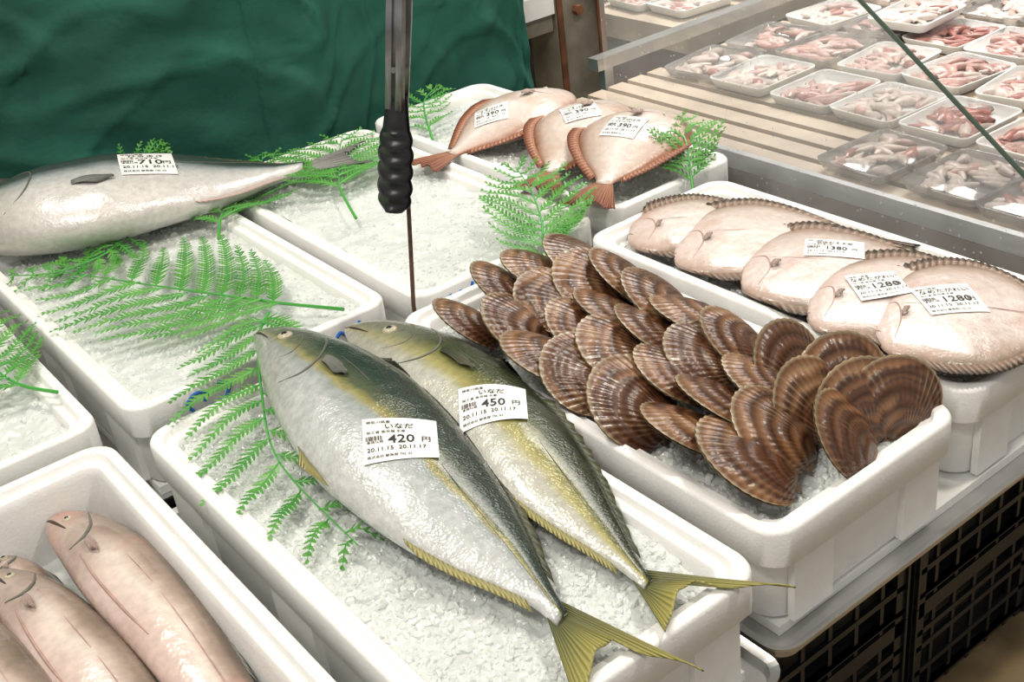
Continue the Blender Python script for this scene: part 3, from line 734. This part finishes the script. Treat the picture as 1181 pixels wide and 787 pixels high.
def pack_parts(mb,cx,cy,z,ang,w,h,rr,clear=False):
    ca,sa=math.cos(ang),math.sin(ang)
    W=lambda p:(cx+p[0]*ca-p[1]*sa,cy+p[0]*sa+p[1]*ca,z+p[2])
    prof=[(.008,0,.012),(.0,.016,.014),(0,.0185,.014),(.003,.0175,.012),(.009,.004,.01)]
    vs=[];N=16;fs=[]
    for ins,zz,r in prof: vs+=rrect(-w/2+ins,w/2-ins,-h/2+ins,h/2-ins,r,zz,3)
    for i in range(len(prof)-1):
        for k in range(N): fs.append((i*N+k,i*N+(k+1)%N,(i+1)*N+(k+1)%N,(i+1)*N+k))
    fs.append(tuple(range(4*N,5*N)))
    mb.add([W(p) for p in vs],fs,5 if clear else 0)
    kind=rr.choice([1,1,2,2,3]); n=rr.choice([20,24,28])
    for c in range(n):
        px=rr.uniform(-.40,.40)*w; py=rr.uniform(-.38,.38)*h; ln=rr.uniform(.018,.036); rad=rr.uniform(.007,.014); aa=rr.uniform(-1.4,1.4)
        vs=[];fs=[];NA=6;NB=6; bend=rr.uniform(-.4,.4)
        for i in range(NA+1):
            t=i/NA; rl=rad*(math.sin(math.pi*(t*.92+.04))**.6)*(1.1-.5*t); yl=(2*t-1)*ln
            for k in range(NB):
                a=2*math.pi*k/NB
                X=rl*math.cos(a)+bend*yl*yl/ln; Y=yl; Z=.010+min(.009,rl*.7)*math.sin(a)+rr.uniform(0,.0015)
                gx=px+X*math.cos(aa)-Y*math.sin(aa); gy=py+X*math.sin(aa)+Y*math.cos(aa)
                gx=max(-w/2+.010,min(w/2-.010,gx)); gy=max(-h/2+.010,min(h/2-.010,gy))
                vs.append(W((gx,gy,max(.004,Z))))
        for i in range(NA):
            for k in range(NB): fs.append((i*NB+k,i*NB+(k+1)%NB,(i+1)*NB+(k+1)%NB,(i+1)*NB+k))
        mb.add(vs,fs,kind if rr.random()<.6 else rr.choice([1,2,2,3]))
    vs=[];fs=[]
    for i in range(9):
        for j in range(9):
            vs.append(W(((i/8-.5)*(w-.006),(j/8-.5)*(h-.006),.0195+.007*math.sin(math.pi*i/8)*math.sin(math.pi*j/8)+rr.uniform(0,.0035)*(0<i<8)*(0<j<8))))
    for i in range(8):
        for j in range(8): fs.append((i*9+j,(i+1)*9+j,(i+1)*9+j+1,i*9+j+1))
    mb.add(vs,fs,4)
M_tray=simple('pack_tray',(.70,.70,.68),.4)
M_sq1=simple('squid_pink',(.62,.40,.36),.3,nscale=60,namt=.35)
M_sq2=simple('squid_white',(.70,.60,.55),.3,nscale=60,namt=.3)
M_sq3=simple('squid_purple',(.44,.18,.15),.3,nscale=60,namt=.5)
def film_mat(name,tint,base,mul,haze=0,diff=0):
    m=bpy.data.materials.new(name); m.use_nodes=True; t=m.node_tree; t.nodes.clear()
    o=t.nodes.new('ShaderNodeOutputMaterial'); tr=t.nodes.new('ShaderNodeBsdfTransparent'); tr.inputs[0].default_value=(*tint,1)
    g=t.nodes.new('ShaderNodeBsdfGlossy'); g.inputs['Roughness'].default_value=.08
    fr=t.nodes.new('ShaderNodeFresnel'); fr.inputs[0].default_value=1.45
    ad=t.nodes.new('ShaderNodeMath'); ad.operation='MULTIPLY_ADD'; ad.inputs[1].default_value=mul; ad.inputs[2].default_value=base; t.links.new(fr.outputs[0],ad.inputs[0])
    mx=t.nodes.new('ShaderNodeMixShader'); t.links.new(ad.outputs[0],mx.inputs[0]); t.links.new(tr.outputs[0],mx.inputs[1]); t.links.new(g.outputs[0],mx.inputs[2])
    last=mx
    if haze:
        df=t.nodes.new('ShaderNodeBsdfDiffuse'); df.inputs[0].default_value=(.8,.8,.8,1)
        tc=t.nodes.new('ShaderNodeTexCoord'); n=t.nodes.new('ShaderNodeTexNoise'); n.inputs['Scale'].default_value=7; n.inputs['Detail'].default_value=6; t.links.new(tc.outputs['Object'],n.inputs['Vector'])
        r=ramp(t,[(.3,(haze*.4,)*3),(.7,(haze,)*3)]); t.links.new(n.outputs[0],r.inputs[0])
        v=t.nodes.new('ShaderNodeTexVoronoi'); v.inputs['Scale'].default_value=75; t.links.new(tc.outputs['Object'],v.inputs['Vector'])
        r2=ramp(t,[(.10,(diff,)*3),(.18,(0,0,0))]); t.links.new(v.outputs['Distance'],r2.inputs[0])
        mxx=t.nodes.new('ShaderNodeMath'); mxx.operation='MAXIMUM'; t.links.new(r.outputs[0],mxx.inputs[0]); t.links.new(r2.outputs[0],mxx.inputs[1])
        m2=t.nodes.new('ShaderNodeMixShader'); t.links.new(mxx.outputs[0],m2.inputs[0]); t.links.new(mx.outputs[0],m2.inputs[1]); t.links.new(df.outputs[0],m2.inputs[2]); last=m2
    t.links.new(last.outputs[0],o.inputs[0])
    return m
M_film=film_mat('cling_film',(.98,.98,.98),.08,1.1)
M_clear=film_mat('clear_tray',(.92,.93,.93),.10,.8,haze=.25)
M_glass=film_mat('case_glass',(.96,.975,.97),.03,.60,haze=.30,diff=.5)
mb=MB(); rr=random.Random(11)
def packrow(x0,x1,y0,y1,z,dx,dy,skip=0.0,w=.155,h=.125,jit=.008,clear=0):
    xx=x0
    while xx<x1:
        yy=y0
        while yy<y1:
            if rr.random()>=skip: pack_parts(mb,xx+rr.uniform(-jit,jit),yy+rr.uniform(-jit,jit),z+rr.uniform(0,.003),rr.uniform(-.12,.12),w,h,rr,rr.random()<clear)
            yy+=dy
        xx+=dx
packrow(1.405,1.42,.76,1.14,ZD+.001,.2,.132,clear=.9)
packrow(1.59,3.3,.76,1.58,ZD+.001,.182,.132,skip=.02,clear=.35)
packrow(1.84,4.4,1.84,3.2,.451,.17,.134,skip=.0,clear=.2)
packrow(1.95,3.2,.83,1.5,ZD+.026,.364,.264,skip=.4)
packrow(1.95,4.2,1.92,3.1,.477,.34,.268,skip=.4)
mb.obj('packaged_seafood_trays',[M_tray,M_sq1,M_sq2,M_sq3,M_film,M_clear],True)
mb=MB()
pl=[(.700,.510),(1.50,1.088),(1.50,.380),(.700,.380)]
xg=1.286; n=4
mb.add([(xg,a,b) for a,b in pl],[(0,1,2,3)],0)
def strip(a,b,r): mb.tube([(xg,*a),(xg,*b)],r,6,1)
strip(pl[0],pl[1],.0030); strip(pl[3],pl[0],.002)
mb.box(xg-.006,xg+.008,.80,1.50,0,.379,2)
M_gedge=simple('glass_edge',(.05,.08,.06),.15)
mb.obj('case_side_glass',[M_glass,M_gedge,M_darkw])
M_red=simple('red_plastic',(.35,.015,.015),.4)
mb=MB(); mb.box(1.42,1.75,.80,1.0,0,.02); 
for a in (1.42,1.745): mb.box(a,a+.01,.80,1.0,.02,.16)
for b in (.80,.99): mb.box(1.43,1.745,b,b+.01,.02,.16)
mb.obj('red_plastic_bin',[M_red])

# ---------------------------------------------------------------- lights
def area(name,loc,tgt,sx,sy,e,col,spread=math.pi):
    l=bpy.data.lights.new(name,'AREA'); l.shape='RECTANGLE'; l.size=sx; l.size_y=sy; l.energy=e; l.color=col; l.spread=spread
    o=bpy.data.objects.new(name,l); COL.objects.link(o); o.location=loc
    o.rotation_euler=(Vector(tgt)-Vector(loc)).to_track_quat('-Z','Y').to_euler(); return o
area('ceiling_lamp',(.3,1.9,2.5),(.6,1.1,.4),.5,.16,25,(1,.92,.80))
area('ceiling_lamp',(-.6,.3,2.6),(.5,1.0,.4),1.0,.3,28,(1,.94,.85))
area('ceiling_lamp',(2.6,1.9,2.2),(2.2,1.6,.4),1.4,.6,30,(1,.96,.92),1.5)
area('ceiling_lamp',(1.3,.4,2.4),(.9,.9,.4),.16,.16,19,(1,.92,.80))
w=bpy.data.worlds.new('market_ambient'); scene.world=w; w.use_nodes=True
w.node_tree.nodes['Background'].inputs[0].default_value=(1,.96,.905,1); w.node_tree.nodes['Background'].inputs[1].default_value=.43
scene.view_settings.view_transform='Standard'

# ---------------------------------------------------------------- camera
cd=bpy.data.cameras.new('camera'); cd.lens=42.3; cd.sensor_width=36
cam=bpy.data.objects.new('camera',cd); COL.objects.link(cam)
Rm=Matrix(((.781,.386,-.491),(-.614,.332,-.716),(-.1137,.8605,.4964))).to_4x4()
cam.matrix_world=Matrix.Translation((0,0,1.16))@Rm
scene.camera=cam
